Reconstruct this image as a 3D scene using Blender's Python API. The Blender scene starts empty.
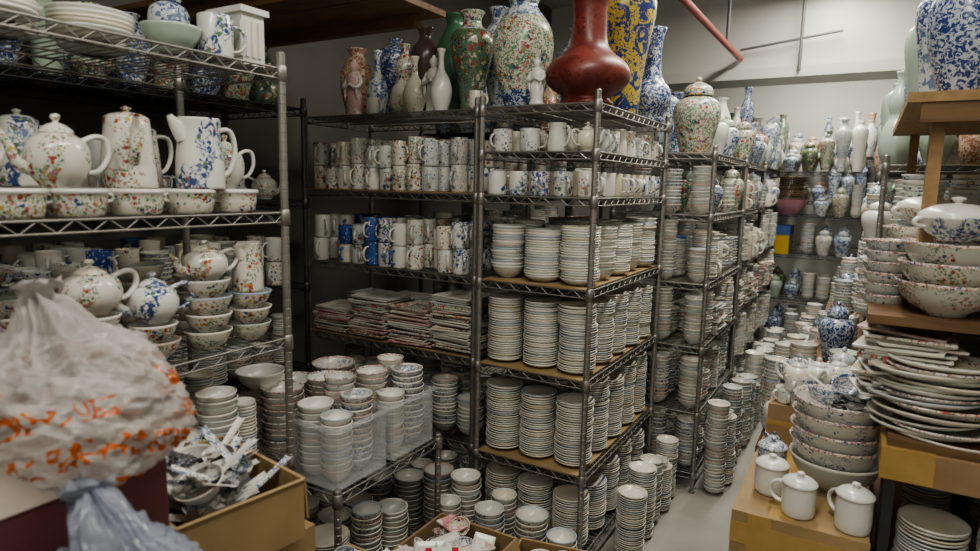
import bpy, math, random
import numpy as np
from mathutils import Vector, Matrix, noise
R = random.Random(11)
try: bpy.context.scene.view_settings.look = 'AgX - Medium High Contrast'
except Exception as e: print(e)

# ------------------------------------------------------------ materials
MATS = []; MID = {}
def reg(m):
    MID[m.name] = len(MATS); MATS.append(m); return m
def base_mat(name, rough=.5, metal=0.0, col=(.5,.5,.5), coat=0.0, alpha=1.0, spec=.5):
    m = bpy.data.materials.new(name); m.use_nodes = True
    nt = m.node_tree; b = nt.nodes['Principled BSDF']
    b.inputs['Base Color'].default_value = (*col, 1)
    b.inputs['Roughness'].default_value = rough
    b.inputs['Metallic'].default_value = metal
    b.inputs['Coat Weight'].default_value = coat
    b.inputs['Alpha'].default_value = alpha
    b.inputs['Specular IOR Level'].default_value = spec
    reg(m); return m, nt, b
def ramp(nt, fac, cols, const=True):
    n = nt.nodes.new('ShaderNodeValToRGB'); cr = n.color_ramp
    cr.interpolation = 'CONSTANT' if const else 'LINEAR'
    while len(cr.elements) < len(cols): cr.elements.new(.5)
    k = len(cols)
    for i, c in enumerate(cols):
        cr.elements[i].position = i / k if const else i / max(1, k-1)
        cr.elements[i].color = (*c, 1)
    nt.links.new(fac, n.inputs[0]); return n.outputs[0]
def maprange(nt, s, a, b_, inv=False):
    m = nt.nodes.new('ShaderNodeMapRange'); m.interpolation_type='SMOOTHSTEP'
    nt.links.new(s, m.inputs[0]); m.inputs[1].default_value=a; m.inputs[2].default_value=b_
    m.inputs[3].default_value = 1.0 if inv else 0.0; m.inputs[4].default_value = 0.0 if inv else 1.0
    return m.outputs[0]
def mathn(nt, op, a, b_):
    m = nt.nodes.new('ShaderNodeMath'); m.operation=op
    for i,v in enumerate((a,b_)):
        if isinstance(v,(int,float)): m.inputs[i].default_value=v
        else: nt.links.new(v,m.inputs[i])
    return m.outputs[0]
def noisetex(nt, tc, scale, detail=3, dist=0.0):
    v = nt.nodes.new('ShaderNodeTexNoise'); v.inputs['Scale'].default_value = scale
    v.inputs['Detail'].default_value = detail; v.inputs['Distortion'].default_value = dist
    nt.links.new(tc, v.inputs['Vector']); return v
def layer(nt, base, kind, scale, cols, thr, clus=None):
    tc = nt.nodes.new('ShaderNodeTexCoord').outputs['Object']
    colsock = None
    if kind == 'spots':
        nz = noisetex(nt, tc, scale*1.8, 2)
        mr = nt.nodes.new('ShaderNodeVectorMath'); mr.operation = 'MULTIPLY_ADD'
        nt.links.new(nz.outputs['Color'], mr.inputs[0])
        mr.inputs[1].default_value = (.8/scale,)*3
        nt.links.new(tc, mr.inputs[2])
        v = nt.nodes.new('ShaderNodeTexVoronoi'); v.inputs['Scale'].default_value = scale
        nt.links.new(mr.outputs[0], v.inputs['Vector'])
        mask = maprange(nt, v.outputs['Distance'], thr-.05, thr+.05, True)
        if isinstance(cols, list):
            sp = nt.nodes.new('ShaderNodeSeparateColor'); nt.links.new(v.outputs['Color'], sp.inputs[0])
            colsock = ramp(nt, sp.outputs[0], cols)
    elif kind == 'blot':
        v = noisetex(nt, tc, scale, 3, 1.6)
        mask = maprange(nt, v.outputs[0], thr-.025, thr+.025)
    elif kind == 'lines':
        v = noisetex(nt, tc, scale, 2, 1.0)
        d = mathn(nt,'ABSOLUTE', mathn(nt,'SUBTRACT', v.outputs[0], .5), 0)
        mask = maprange(nt, d, thr*.5, thr, True)
    if clus:
        c = noisetex(nt, tc, clus[0], 1, .3)
        mask = mathn(nt,'MULTIPLY', mask, maprange(nt, c.outputs[0], clus[1]-.02, clus[1]+.02))
    mx = nt.nodes.new('ShaderNodeMixRGB')
    nt.links.new(mask, mx.inputs[0]); nt.links.new(base, mx.inputs[1])
    if colsock: nt.links.new(colsock, mx.inputs[2])
    else: mx.inputs[2].default_value = (*cols, 1)
    return mx.outputs[0]
def ceramic(name, tones, layers=(), rough=.27, coat=.18):
    m, nt, b = base_mat(name, rough=rough, coat=coat)
    b.inputs['Coat Roughness'].default_value = .15
    g = nt.nodes.new('ShaderNodeNewGeometry')
    s = ramp(nt, g.outputs['Random Per Island'], tones, const=True)
    for l in layers: s = layer(nt, s, *l)
    nt.links.new(s, b.inputs['Base Color']); return m
def noisy(name, c1, c2, scale, rough=.7, metal=0, bump=0.0, detail=5, stretch=None):
    m, nt, b = base_mat(name, rough=rough, metal=metal)
    tc = nt.nodes.new('ShaderNodeTexCoord').outputs['Object']
    if stretch:
        mp = nt.nodes.new('ShaderNodeMapping'); mp.inputs['Scale'].default_value = stretch
        nt.links.new(tc, mp.inputs[0]); tc = mp.outputs[0]
    n = noisetex(nt, tc, scale, detail)
    r = nt.nodes.new('ShaderNodeValToRGB'); r.color_ramp.elements[0].position = .3
    r.color_ramp.elements[1].position = .7
    r.color_ramp.elements[0].color = (*c1, 1); r.color_ramp.elements[1].color = (*c2, 1)
    nt.links.new(n.outputs[0], r.inputs[0]); nt.links.new(r.outputs[0], b.inputs['Base Color'])
    if bump:
        bp = nt.nodes.new('ShaderNodeBump'); bp.inputs['Strength'].default_value = bump
        bp.inputs['Distance'].default_value = .01
        nt.links.new(n.outputs[0], bp.inputs['Height']); nt.links.new(bp.outputs[0], b.inputs['Normal'])
    return m
W1=(.70,.69,.64); W2=(.60,.61,.57); W3=(.70,.66,.56); W4=(.54,.56,.54); W5=(.65,.63,.57)
BLUE=(.045,.075,.22); LBL=(.16,.22,.36); RED=(.33,.06,.045); GRN=(.10,.20,.10); ORG=(.45,.20,.06); PNK=(.45,.19,.20); YEL=(.45,.33,.08)
FL=[RED,ORG,PNK,BLUE,PNK,YEL,RED]
ceramic('porc', [W1,W2,W5,W4,W1,W3])
ceramic('porc_white', [(.72,.71,.67),(.66,.66,.63)])
ceramic('plate_edge', [W5,W2,(.52,.53,.52),W3,(.60,.56,.46),W1,(.48,.50,.53),W4,W1,(.56,.57,.52)])
ceramic('rim_mix', [W1,(.36,.42,.50),W2,(.42,.47,.42),W1,W5,(.50,.38,.33),W1,(.46,.51,.52),W2])
ceramic('rim_pattern', [W1,W3], [('blot',130,(.36,.13,.10),.53),('blot',100,BLUE,.59)])
ceramic('bowl_bw', [W1,W2,W5], [('lines',55,BLUE,.035),('blot',75,LBL,.56)])
ceramic('bowl_bw_light', [W1,W2,W5,W4], [('lines',60,LBL,.03,(14,.47)),('spots',75,[BLUE,LBL,BLUE],.30,(16,.50))])
ceramic('floral', [(.68,.65,.58),(.64,.62,.57)], [('lines',55,GRN,.024,(11,.48)),('spots',90,[GRN,GRN,(.16,.24,.14)],.30,(12,.48)),('spots',78,FL,.40,(13,.50))], rough=.2, coat=.3)
ceramic('floral_sparse', [W1,W3,W2], [('lines',55,(.2,.22,.2),.022,(11,.50)),('spots',80,FL+[GRN],.36,(12,.52))])
ceramic('bird_floral', [(.68,.68,.64)], [('lines',45,LBL,.035,(9,.48)),('blot',38,BLUE,.58,(8,.48)),('spots',66,[BLUE,LBL,BLUE,GRN],.42,(9,.51)),('spots',80,[RED,PNK],.28,(9,.57))], rough=.2, coat=.3)
ceramic('mug_mix', [W1,W2,(.68,.64,.55),W1,W4], [('spots',45,[LBL,BLUE,(.14,.14,.14),(.25,.15,.08),RED,GRN],.40,(13,.51)),('lines',60,(.15,.15,.16),.03,(14,.5))])
ceramic('mug_blue', [(.03,.09,.36),W1,W1,(.05,.12,.36)], [('blot',40,W1,.62)])
ceramic('mug_cream', [(.62,.57,.46),W1,W3,(.5,.43,.32)])
ceramic('famille', [(.62,.59,.49)], [('lines',34,(.10,.22,.14),.035),('blot',60,(.14,.28,.20),.56),('spots',56,[RED,PNK,BLUE,ORG,PNK],.42,(14,.46)),('spots',95,[GRN,BLUE,RED,YEL],.27)])
ceramic('famille_green', [(.12,.19,.12)], [('spots',32,[(.55,.48,.36),(.5,.42,.3),RED],.42,(9,.48)),('spots',60,[GRN,(.4,.35,.2),(.05,.1,.2),RED],.36),('lines',50,(.02,.05,.04),.03)])
ceramic('bw_dense', [(.56,.59,.60)], [('lines',36,BLUE,.06),('blot',60,BLUE,.52),('spots',80,[BLUE,LBL],.24)])
ceramic('bw_dark', [(.035,.06,.20)], [('lines',40,(.45,.5,.56),.05),('blot',60,(.5,.54,.58),.56)])
ceramic('bw_vase', [(.58,.61,.61)], [('blot',26,LBL,.55),('lines',38,BLUE,.045,(8,.45)),('spots',70,[BLUE,LBL],.32,(10,.5))])
ceramic('yellow_dragon', [(.56,.41,.06)], [('blot',20,(.03,.05,.18),.53),('lines',45,(.03,.06,.18),.035),('spots',60,(.04,.08,.2),.2)])
ceramic('oxblood', [(.14,.026,.022)], [('blot',7,(.19,.042,.032),.5),('blot',40,(.09,.015,.016),.6)], rough=.42, coat=.08)
ceramic('celadon', [(.38,.46,.38),(.42,.5,.44)])
ceramic('green_glaze', [(.05,.14,.08),(.07,.17,.1)])
ceramic('brown_glaze', [(.13,.08,.05),(.2,.13,.09),(.1,.07,.06),(.24,.15,.1)])
ceramic('pink_glaze', [(.50,.24,.30)])
ceramic('iron_red', [(.33,.13,.09)], [('blot',60,(.58,.48,.36),.52),('lines',40,(.5,.42,.3),.04)])
ceramic('tray_pink', [(.62,.25,.28),(.66,.45,.44),W1], [('blot',30,(.70,.64,.6),.55)])
ceramic('tray_floral', [W1,W3,(.55,.6,.55)], [('blot',45,(.5,.12,.12),.56),('blot',60,GRN,.62)])
ceramic('tray_grey', [W1,W2,(.45,.48,.5)])
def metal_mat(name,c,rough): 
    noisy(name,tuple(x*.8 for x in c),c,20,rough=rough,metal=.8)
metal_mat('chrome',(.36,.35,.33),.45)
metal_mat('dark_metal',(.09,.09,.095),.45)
noisy('cardboard', (.26,.17,.09),(.35,.24,.14), 7, rough=.85)
noisy('cardboard_tan', (.26,.18,.09),(.38,.27,.14), 5, rough=.65)
noisy('packing_tape', (.34,.21,.07),(.46,.31,.12), 9, rough=.22)
noisy('maroon_card', (.10,.03,.035),(.15,.05,.055), 5, rough=.55)
noisy('beige_card', (.24,.20,.175),(.31,.27,.235), 6, rough=.7)
noisy('wood', (.11,.06,.03),(.19,.11,.055), 6, rough=.65, stretch=(1,6,6))
noisy('wood_pale', (.24,.15,.07),(.34,.22,.11), 6, rough=.65, stretch=(6,1,6))
noisy('floor_concrete', (.19,.185,.165),(.33,.325,.295), 2.5, rough=.6, bump=.15, detail=10)
noisy('wall_paint', (.48,.48,.45),(.56,.56,.53), 1.3, rough=.8, detail=4)
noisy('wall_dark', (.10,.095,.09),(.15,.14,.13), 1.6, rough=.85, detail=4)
noisy('ceiling_paint', (.52,.52,.49),(.6,.6,.57), 1.2, rough=.85)
base_mat('red_pipe', rough=.4, col=(.33,.07,.05))
base_mat('conduit', rough=.5, col=(.12,.12,.12))
base_mat('yellow_print', rough=.6, col=(.5,.33,.03))
base_mat('blue_print', rough=.6, col=(.04,.09,.28))
base_mat('red_print', rough=.5, col=(.38,.03,.04))
base_mat('paper', rough=.8, col=(.6,.6,.57))
base_mat('clear_plastic', rough=.12, col=(.75,.78,.80), alpha=.2)
m, nt, b = base_mat('tube_glow', rough=.5, col=(.9,.9,.9))
b.inputs['Emission Color'].default_value = (1,.98,.93,1); b.inputs['Emission Strength'].default_value = 3
def bagmat(name, col, clear, prn=None, zmax=.2):
    m = bpy.data.materials.new(name); m.use_nodes=True; nt=m.node_tree; reg(m)
    b = nt.nodes['Principled BSDF']; out=nt.nodes['Material Output']
    b.inputs['Roughness'].default_value=.2
    tc = nt.nodes.new('ShaderNodeTexCoord').outputs['Object']
    rgb = nt.nodes.new('ShaderNodeRGB'); rgb.outputs[0].default_value=(*col,1)
    cs = rgb.outputs[0]; mask=None
    if prn:
        mp = nt.nodes.new('ShaderNodeMapping'); mp.inputs['Rotation'].default_value=(.2,.45,.5); nt.links.new(tc, mp.inputs[0])
        l = noisetex(nt, mp.outputs[0], 30, 1, 1.2)
        d = mathn(nt,'ABSOLUTE', mathn(nt,'SUBTRACT', l.outputs[0], .5), 0)
        st = maprange(nt, d, .055, .075, True)
        w = nt.nodes.new('ShaderNodeTexWave'); w.inputs['Scale'].default_value=5.5; w.bands_direction='Z'; w.inputs['Distortion'].default_value=1.0
        nt.links.new(mp.outputs[0], w.inputs['Vector'])
        rows = maprange(nt, w.outputs['Fac'], .36, .44)
        cl = noisetex(nt, tc, 8, 0)
        st = mathn(nt,'MULTIPLY', mathn(nt,'MULTIPLY', st, rows), maprange(nt, cl.outputs[0], .39,.43))
        sp = nt.nodes.new('ShaderNodeSeparateXYZ'); nt.links.new(tc, sp.inputs[0])
        mask = mathn(nt,'MULTIPLY', st, maprange(nt, sp.outputs[2], zmax-.01, zmax, True))
        mx = nt.nodes.new('ShaderNodeMixRGB'); nt.links.new(mask, mx.inputs[0]); nt.links.new(cs, mx.inputs[1]); mx.inputs[2].default_value=(*prn,1)
        cs = mx.outputs[0]
    nt.links.new(cs, b.inputs['Base Color'])
    v = nt.nodes.new('ShaderNodeTexVoronoi'); v.feature='DISTANCE_TO_EDGE'; v.inputs['Scale'].default_value=28
    nz = noisetex(nt, tc, 12, 3); av = nt.nodes.new('ShaderNodeVectorMath'); av.operation='MULTIPLY_ADD'
    nt.links.new(nz.outputs['Color'], av.inputs[0]); av.inputs[1].default_value=(.06,)*3; nt.links.new(tc, av.inputs[2]); nt.links.new(av.outputs[0], v.inputs['Vector'])
    bp = nt.nodes.new('ShaderNodeBump'); bp.inputs['Strength'].default_value=.8; bp.inputs['Distance'].default_value=.009
    nt.links.new(v.outputs['Distance'], bp.inputs['Height']); nt.links.new(bp.outputs[0], b.inputs['Normal'])
    tl = nt.nodes.new('ShaderNodeBsdfTranslucent'); nt.links.new(cs, tl.inputs[0]); nt.links.new(bp.outputs[0], tl.inputs[1])
    tp = nt.nodes.new('ShaderNodeBsdfTransparent')
    m1 = nt.nodes.new('ShaderNodeMixShader'); m1.inputs[0].default_value=.4
    nt.links.new(b.outputs[0], m1.inputs[1]); nt.links.new(tl.outputs[0], m1.inputs[2])
    m2 = nt.nodes.new('ShaderNodeMixShader'); m2.inputs[0].default_value=clear
    if mask is not None:
        nt.links.new(mathn(nt,'MULTIPLY', mathn(nt,'SUBTRACT',1.0,mask), clear), m2.inputs[0])
    nt.links.new(m1.outputs[0], m2.inputs[1]); nt.links.new(tp.outputs[0], m2.inputs[2])
    nt.links.new(m2.outputs[0], out.inputs[0])
bagmat('bag_white', (.68,.65,.64), .45, (.62,.16,.04), .15)
bagmat('bag_blue', (.38,.41,.50), .28)
bagmat('bag_purple', (.40,.33,.40), .25)

# ------------------------------------------------------------ geometry kernel (numpy quads)
def T_(V, Q, M, S=True):
    V = np.asarray(V, float); Q = np.asarray(Q, int).reshape(-1, 4)
    if np.isscalar(M): M = np.full(len(Q), M)
    if np.isscalar(S): S = np.full(len(Q), S)
    return (V, Q, np.asarray(M), np.asarray(S))
def join(Ts):
    Vs=[];Qs=[];Ms=[];Ss=[];o=0
    for V,Q,M,S in Ts:
        Vs.append(V);Qs.append(Q+o);Ms.append(M);Ss.append(S);o+=len(V)
    return (np.vstack(Vs),np.vstack(Qs),np.concatenate(Ms),np.concatenate(Ss))
def tr(T, x=0, y=0, z=0, rot=0, s=1, tx=0, ty=0):
    V = T[0]*np.asarray(s, float)
    if tx or ty or rot:
        m = np.array(Matrix.Rotation(rot,3,'Z') @ Matrix.Rotation(ty,3,'Y') @ Matrix.Rotation(tx,3,'X'))
        V = V @ m.T
    return (V+np.array([x,y,z]), T[1], T[2], T[3])
def lathe(P, seg=24, mat='porc', mats=None):
    P = np.asarray(P, float); k = len(P)
    a = np.linspace(0, 2*math.pi, seg, endpoint=False)
    V = np.stack([P[:,0,None]*np.cos(a), P[:,0,None]*np.sin(a), np.repeat(P[:,1,None], seg, 1)], -1).reshape(-1,3)
    i = np.arange(k-1)[:,None]*seg; j = np.arange(seg); j2 = (j+1)%seg
    Q = np.stack([i+j, i+j2, i+seg+j2, i+seg+j], -1).reshape(-1,4)
    if mats is None: M = np.full(len(Q), MID[mat])
    else: M = np.repeat([MID[x] for x in mats], seg)
    return T_(V, Q, M)
def crom(pts, n=4):
    pts=[np.array(p,float) for p in pts]; out=[]
    e=[2*pts[0]-pts[1]]+pts+[2*pts[-1]-pts[-2]]
    for i in range(1,len(e)-2):
        p0,p1,p2,p3=e[i-1:i+3]
        for t in np.linspace(0,1,n,endpoint=False):
            out.append(.5*((2*p1)+(-p0+p2)*t+(2*p0-5*p1+4*p2-p3)*t*t+(-p0+3*p1-3*p2+p3)*t**3))
    out.append(pts[-1]); return np.array(out)
def tube(path, rad, seg=8, mat='porc', flat=1.0):
    P = np.asarray(path, float); n=len(P)
    rad = np.full(n, rad) if np.isscalar(rad) else np.asarray(rad)
    V=[]; up=None
    for i in range(n):
        t = P[min(i+1,n-1)]-P[max(i-1,0)]; t/= (np.linalg.norm(t)+1e-9)
        if up is None:
            up = np.array([0,1.,0]) if abs(t[1])<.9 else np.array([1.,0,0])
        s = np.cross(t, up); s/= (np.linalg.norm(s)+1e-9); u = np.cross(s,t); up=u
        for a in np.linspace(0,2*math.pi,seg,endpoint=False):
            V.append(P[i]+rad[i]*(math.cos(a)*s+math.sin(a)*u*flat))
    Q=[]
    for i in range(n-1):
        for j in range(seg):
            Q.append((i*seg+j,i*seg+(j+1)%seg,(i+1)*seg+(j+1)%seg,(i+1)*seg+j))
    return T_(V,Q,MID[mat])
def rod(p0,p1,r,mat='chrome',seg=5): return tube([p0,p1],r,seg,mat)
def box(x0,x1,y0,y1,z0,z1,mat='wood'):
    V=[(x,y,z) for z in (z0,z1) for y in (y0,y1) for x in (x0,x1)]
    Q=[(0,2,3,1),(4,5,7,6),(0,1,5,4),(2,6,7,3),(0,4,6,2),(1,3,7,5)]
    return T_(V,Q,MID[mat],False)
class G:
    def __init__(s,name): s.n=name; s.t=[]
    def add(s,*ts): s.t.extend(ts); return s
    def build(s):
        if not s.t: return None
        V,Q,M,S = join(s.t)
        lo=V.min(0); hi=V.max(0); c=np.array([(lo[0]+hi[0])/2,(lo[1]+hi[1])/2,lo[2]])
        V=V-c
        me=bpy.data.meshes.new(s.n)
        me.vertices.add(len(V)); me.vertices.foreach_set('co',V.astype(np.float32).ravel())
        me.loops.add(len(Q)*4); me.loops.foreach_set('vertex_index',Q.astype(np.int32).ravel())
        me.polygons.add(len(Q))
        me.polygons.foreach_set('loop_start',np.arange(0,len(Q)*4,4,dtype=np.int32))
        u=np.unique(M)
        for k in u: me.materials.append(MATS[k])
        me.polygons.foreach_set('material_index',np.searchsorted(u,M).astype(np.int32))
        me.polygons.foreach_set('use_smooth',S.astype(bool))
        me.update(calc_edges=True); me.validate()
        o=bpy.data.objects.new(s.n,me); bpy.context.scene.collection.objects.link(o)
        o.location=c; return o
def obj(name,*ts): return G(name).add(*ts).build()

# ------------------------------------------------------------ crockery templates
def plate(r,h=.016,m='porc',rim='rim_mix',seg=24,full=False):
    t=.005
    if full:
        P=[(r*.5,0),(r*.6,.002),(r*.84,h*.55),(r*.995,h),(r,h+t),(r*.96,h+t),(r*.8,h*.5+t),(r*.62,.007),(r*.3,.007),(.001,.007)]
        return lathe(P,seg,mats=[m,m,m,rim,rim,rim,m,m,m])
    P=[(r*.55,.002),(r*.84,h*.55),(r*.995,h),(r,h+t),(r*.88,h*.75+t)]
    return lathe(P,seg,mats=[m,m,rim,rim])
_c={}
def cached(key,f):
    if key not in _c: _c[key]=f()
    return _c[key]
def plate_stack(x,y,z,r,n,dz=.0095,m='plate_edge',rim='plate_edge',top='porc',seg=24,j=.003,h=.016):
    r=round(r,3); out=[]
    a=cached(('p',r,m,rim,seg,h),lambda:plate(r,h,m,rim,seg))
    b=cached(('P',r,top,rim,seg,h),lambda:plate(r,h,top,rim,seg,True))
    lx=ly=0
    for i in range(n):
        T = b if (i==n-1 or i==0) else a
        if R.random()<.12: lx=R.uniform(-j,j)*1.5; ly=R.uniform(-j,j)*1.5
        out.append(tr(T,x+lx+R.uniform(-j,j)*.6,y+ly+R.uniform(-j,j)*.6,z+i*dz,tx=R.uniform(-.014,.014) if i else 0,ty=R.uniform(-.014,.014) if i else 0))
    return out
def bowl(r,h,m='porc',rim=None,inner=None,seg=24):
    rim=rim or m; inner=inner or m
    P=[(.001,0),(r*.42,0),(r*.44,h*.1),(r*.7,h*.3),(r*.88,h*.62),(r*.96,h*.9),(r,h),(r-.003,h+.001),(r*.92,h*.88),(r*.84,h*.62),(r*.66,h*.34),(r*.35,h*.16),(.001,h*.14)]
    return lathe(P,seg,mats=[m,m,m,m,m,rim,rim,rim,inner,inner,inner,inner])
def bowl_stack(x,y,z,r,h,n,dz=.02,m='bowl_bw_light',rim='rim_mix',inner='porc',seg=24,j=.003):
    T=cached(('b',round(r,3),h,m,rim,inner,seg),lambda:bowl(r,h,m,rim,inner,seg))
    return [tr(T,x+R.uniform(-j,j),y+R.uniform(-j,j),z+i*dz,rot=R.uniform(0,6),tx=R.uniform(-.03,.03) if i else 0) for i in range(n)]
def arc_handle(r0,z0,z1,out,rad,mat,seg=7,n=9):
    p=[]
    for t in np.linspace(0,math.pi,n):
        p.append((r0+math.sin(t)**.8*out,0,z0+(z1-z0)*(1-math.cos(t))/2))
    return tube(p,rad,seg,mat,1.5)
def mug(r=.038,h=.092,m='mug_mix',seg=20):
    P=[(.001,0),(r*.9,0),(r*.97,.003),(r,.01),(r,h*.5),(r*1.01,h-.001),(r*1.0,h),(r*.94,h-.001),(r*.92,h*.5),(r*.9,.01),(.001,.006)]
    return join([lathe(P,seg,m),arc_handle(r*.95,h*.2,h*.8,h*.3,.0042,m)])
def teapot(r=.06,h=.1,m='floral',seg=26,lid=True):
    body=crom([(r*.55,0),(r*.6,.006),(r*.9,h*.25),(r,h*.5),(r*.88,h*.75),(r*.55,h*.88),(r*.5,h*.9)],3)
    ts=[lathe(np.vstack([[(.001,0.001)],body]),seg,m)]
    L=crom([(r*.54,h*.9),(r*.5,h*.95),(r*.3,h*1.03),(r*.1,h*1.07),(r*.09,h*1.1),(r*.16,h*1.15),(r*.13,h*1.2),(.001,h*1.22)],3)
    ts.append(lathe(L,seg,m))
    ts.append(tube(crom([(-r*.85,0,h*.3),(-r*1.25,0,h*.42),(-r*1.45,0,h*.7),(-r*1.75,0,h*.92)],3),np.linspace(r*.24,r*.1,10),8,m))
    ts.append(tube(crom([(r*.85,0,h*.25),(r*1.3,0,h*.3),(r*1.65,0,h*.55),(r*1.6,0,h*.82),(r*1.25,0,h*.88),(r*.75,0,h*.78)],4),r*.1,8,'porc_white' if m.startswith('floral') else m,1.3))
    return join(ts)
def tallpot(r=.05,h=.17,m='floral',seg=26):
    body=crom([(r*.98,0),(r*1.02,.008),(r*.97,h*.3),(r*.86,h*.7),(r*.8,h*.9)],3)
    ts=[lathe(np.vstack([[(.001,0.001)],body,[(r*.76,h*.9)]]),seg,m)]
    ts.append(lathe(crom([(r*.8,h*.9),(r*.78,h*.93),(r*.5,h*.98),(r*.14,h*1.0),(r*.12,h*1.02),(r*.2,h*1.05),(.001,h*1.08)],3),seg,m))
    ts.append(tube(crom([(-r*.8,0,h*.35),(-r*1.25,0,h*.5),(-r*1.35,0,h*.75),(-r*1.7,0,h*.92)],3),np.linspace(r*.25,r*.1,10),8,m))
    ts.append(tube(crom([(r*.8,0,h*.2),(r*1.4,0,h*.3),(r*1.75,0,h*.55),(r*1.6,0,h*.82),(r*.75,0,h*.84)],4),r*.11,8,'porc_white',1.3))
    return join(ts)
def jug(r=.05,h=.16,m='bowl_bw',seg=26):
    body=crom([(r*.95,0),(r,.006),(r*.98,h*.4),(r*.85,h*.8),(r*.9,h),(r*.86,h),(r*.8,h*.8),(r*.9,h*.1),(.001,h*.05)],3)
    ts=[lathe(np.vstack([[(.001,0.001)],body]),seg,m)]
    ts.append(tube([(-r*.7,0,h*.72),(-r*1.0,0,h*.9),(-r*1.3,0,h*1.03)],[r*.35,r*.3,r*.12],8,m))
    ts.append(tube(crom([(r*.8,0,h*.15),(r*1.4,0,h*.28),(r*1.7,0,h*.6),(r*1.45,0,h*.88),(r*.75,0,h*.86)],4),r*.11,8,'porc_white',1.3))
    return join(ts)
def casserole(r=.055,h=.055,m='floral',seg=26):
    P=[(.001,0),(r*.8,0),(r*.9,.006),(r*.98,h*.5),(r,h*.82),(r*1.06,h*.86),(r*1.06,h*.95),(r*.98,h),(r*.94,h*.9),(r*.85,h*.2),(.001,h*.12)]
    ts=[lathe(P,seg,mats=[m,m,m,m,'porc_white','porc_white','porc_white','porc','porc','porc'])]
    for sgn in (-1,1):
        ts.append(tr(arc_handle(r*.9,h*.5,h*.8,r*.35,.004,'porc_white'),rot=0 if sgn>0 else math.pi))
    return join(ts)
def canister(r=.045,h=.1,m='porc_white',seg=26):
    P=crom([(r*.85,0),(r*.95,.005),(r,h*.3),(r*.97,h*.75),(r*.98,h*.82)],3)
    L=crom([(r*1.04,h*.82),(r*1.02,h*.88),(r*.7,h*.98),(r*.2,h*1.02),(r*.15,h*1.06),(r*.24,h*1.12),(.001,h*1.16)],3)
    return join([lathe(np.vstack([[(.001,0)],P,L]),seg,m),arc_handle(r*.92,h*.2,h*.75,h*.35,.005,m)])
VP={
'baluster':[(.50,0),(.52,.02),(.50,.12),(.62,.3),(.88,.52),(1,.67),(.9,.78),(.52,.85),(.42,.89),(.42,.94),(.58,1.0)],
'bottle':[(.58,0),(.62,.03),(.55,.06),(.62,.10),(.92,.18),(1,.27),(.86,.37),(.58,.45),(.43,.55),(.40,.78),(.46,.90),(.60,1)],
'slim':[(.6,0),(.65,.05),(.9,.2),(1,.36),(.75,.54),(.35,.66),(.26,.78),(.26,.9),(.42,1)],
'gourd':[(.6,0),(.9,.1),(1,.24),(.85,.4),(.5,.52),(.62,.62),(.6,.74),(.34,.84),(.28,.93),(.4,1)],
'meiping':[(.55,0),(.58,.05),(.66,.3),(.86,.55),(1,.74),(.88,.86),(.42,.92),(.34,.95),(.42,1)],
'ovoid':[(.5,0),(.55,.03),(.8,.25),(1,.5),(.93,.7),(.6,.84),(.46,.9),(.46,.95),(.6,1)],
}
def vase(kind,Rr,H,m='bw_vase',neck=None,foot=None,seg=28,lobes=0):
    P=crom([(a*Rr,b*H) for a,b in VP[kind]],3)
    top=P[-1]; inner=[(top[0]-.005,H+.002),(top[0]-.012,H*.97),(top[0]*.7,H*.9),(.001,H*.85)]
    F=np.vstack([[(.001,0)],P,inner]); ms=[]
    for i in range(len(F)-1):
        h=(F[i][1]+F[i+1][1])/2/H
        ms.append(neck if (neck and h>.8) else foot if (foot and h<.13) else m)
    T=lathe(F,seg,mats=ms)
    if lobes:
        V=T[0].copy(); a=np.arctan2(V[:,1],V[:,0]); f=1-.06*np.abs(np.sin(a*lobes/2)); V[:,0]*=f;V[:,1]*=f; T=(V,T[1],T[2],T[3])
    return T
def ginger(Rr,H,m='bw_vase',lid=None,seg=26):
    lid=lid or m
    A=crom([(Rr*.55,0),(Rr*.62,.03*H),(Rr*.8,.25*H),(Rr,.5*H),(Rr*.9,.66*H),(Rr*.5,.74*H)],3)
    B=crom([(Rr*.6,.745*H),(Rr*.62,.78*H),(Rr*.56,.85*H),(Rr*.25,.91*H),(Rr*.08,.93*H),(Rr*.14,.96*H),(.001,1.0*H)],3)
    return join([lathe(np.vstack([[(.001,0)],A]),seg,m),lathe(B,seg,lid)])
def figurine(H=.22,m='porc_white'):
    R0=H*.17
    body=crom([(R0*.9,0),(R0*1.0,.03*H),(R0*.85,.12*H),(R0*.95,.3*H),(R0*.8,.5*H),(R0*.9,.62*H),(R0*.75,.72*H),(R0*.35,.79*H)],3)
    hd=crom([(R0*.3,.78*H),(R0*.45,.84*H),(R0*.48,.89*H),(R0*.35,.94*H),(R0*.2,.95*H),(R0*.2,.98*H),(.001,1.0*H)],3)
    T=tr(lathe(np.vstack([[(.001,0)],body]),20,m),s=(1,.72,1))
    ts=[T,lathe(hd,16,m)]
    for s in (-1,1):
        ts.append(tube(crom([(s*R0*.7,0,.7*H),(s*R0*1.05,-R0*.2,.58*H),(s*R0*.8,-R0*.7,.5*H),(s*R0*.1,-R0*.85,.56*H)],3),np.linspace(R0*.28,R0*.18,10),8,m))
        ts.append(tube([(s*R0*.8,-R0*.55,.52*H),(s*R0*.75,-R0*.55,.4*H),(s*R0*.8,-R0*.5,.3*H)],[R0*.22,R0*.16,R0*.06],6,m))
    return join(ts)
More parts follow.
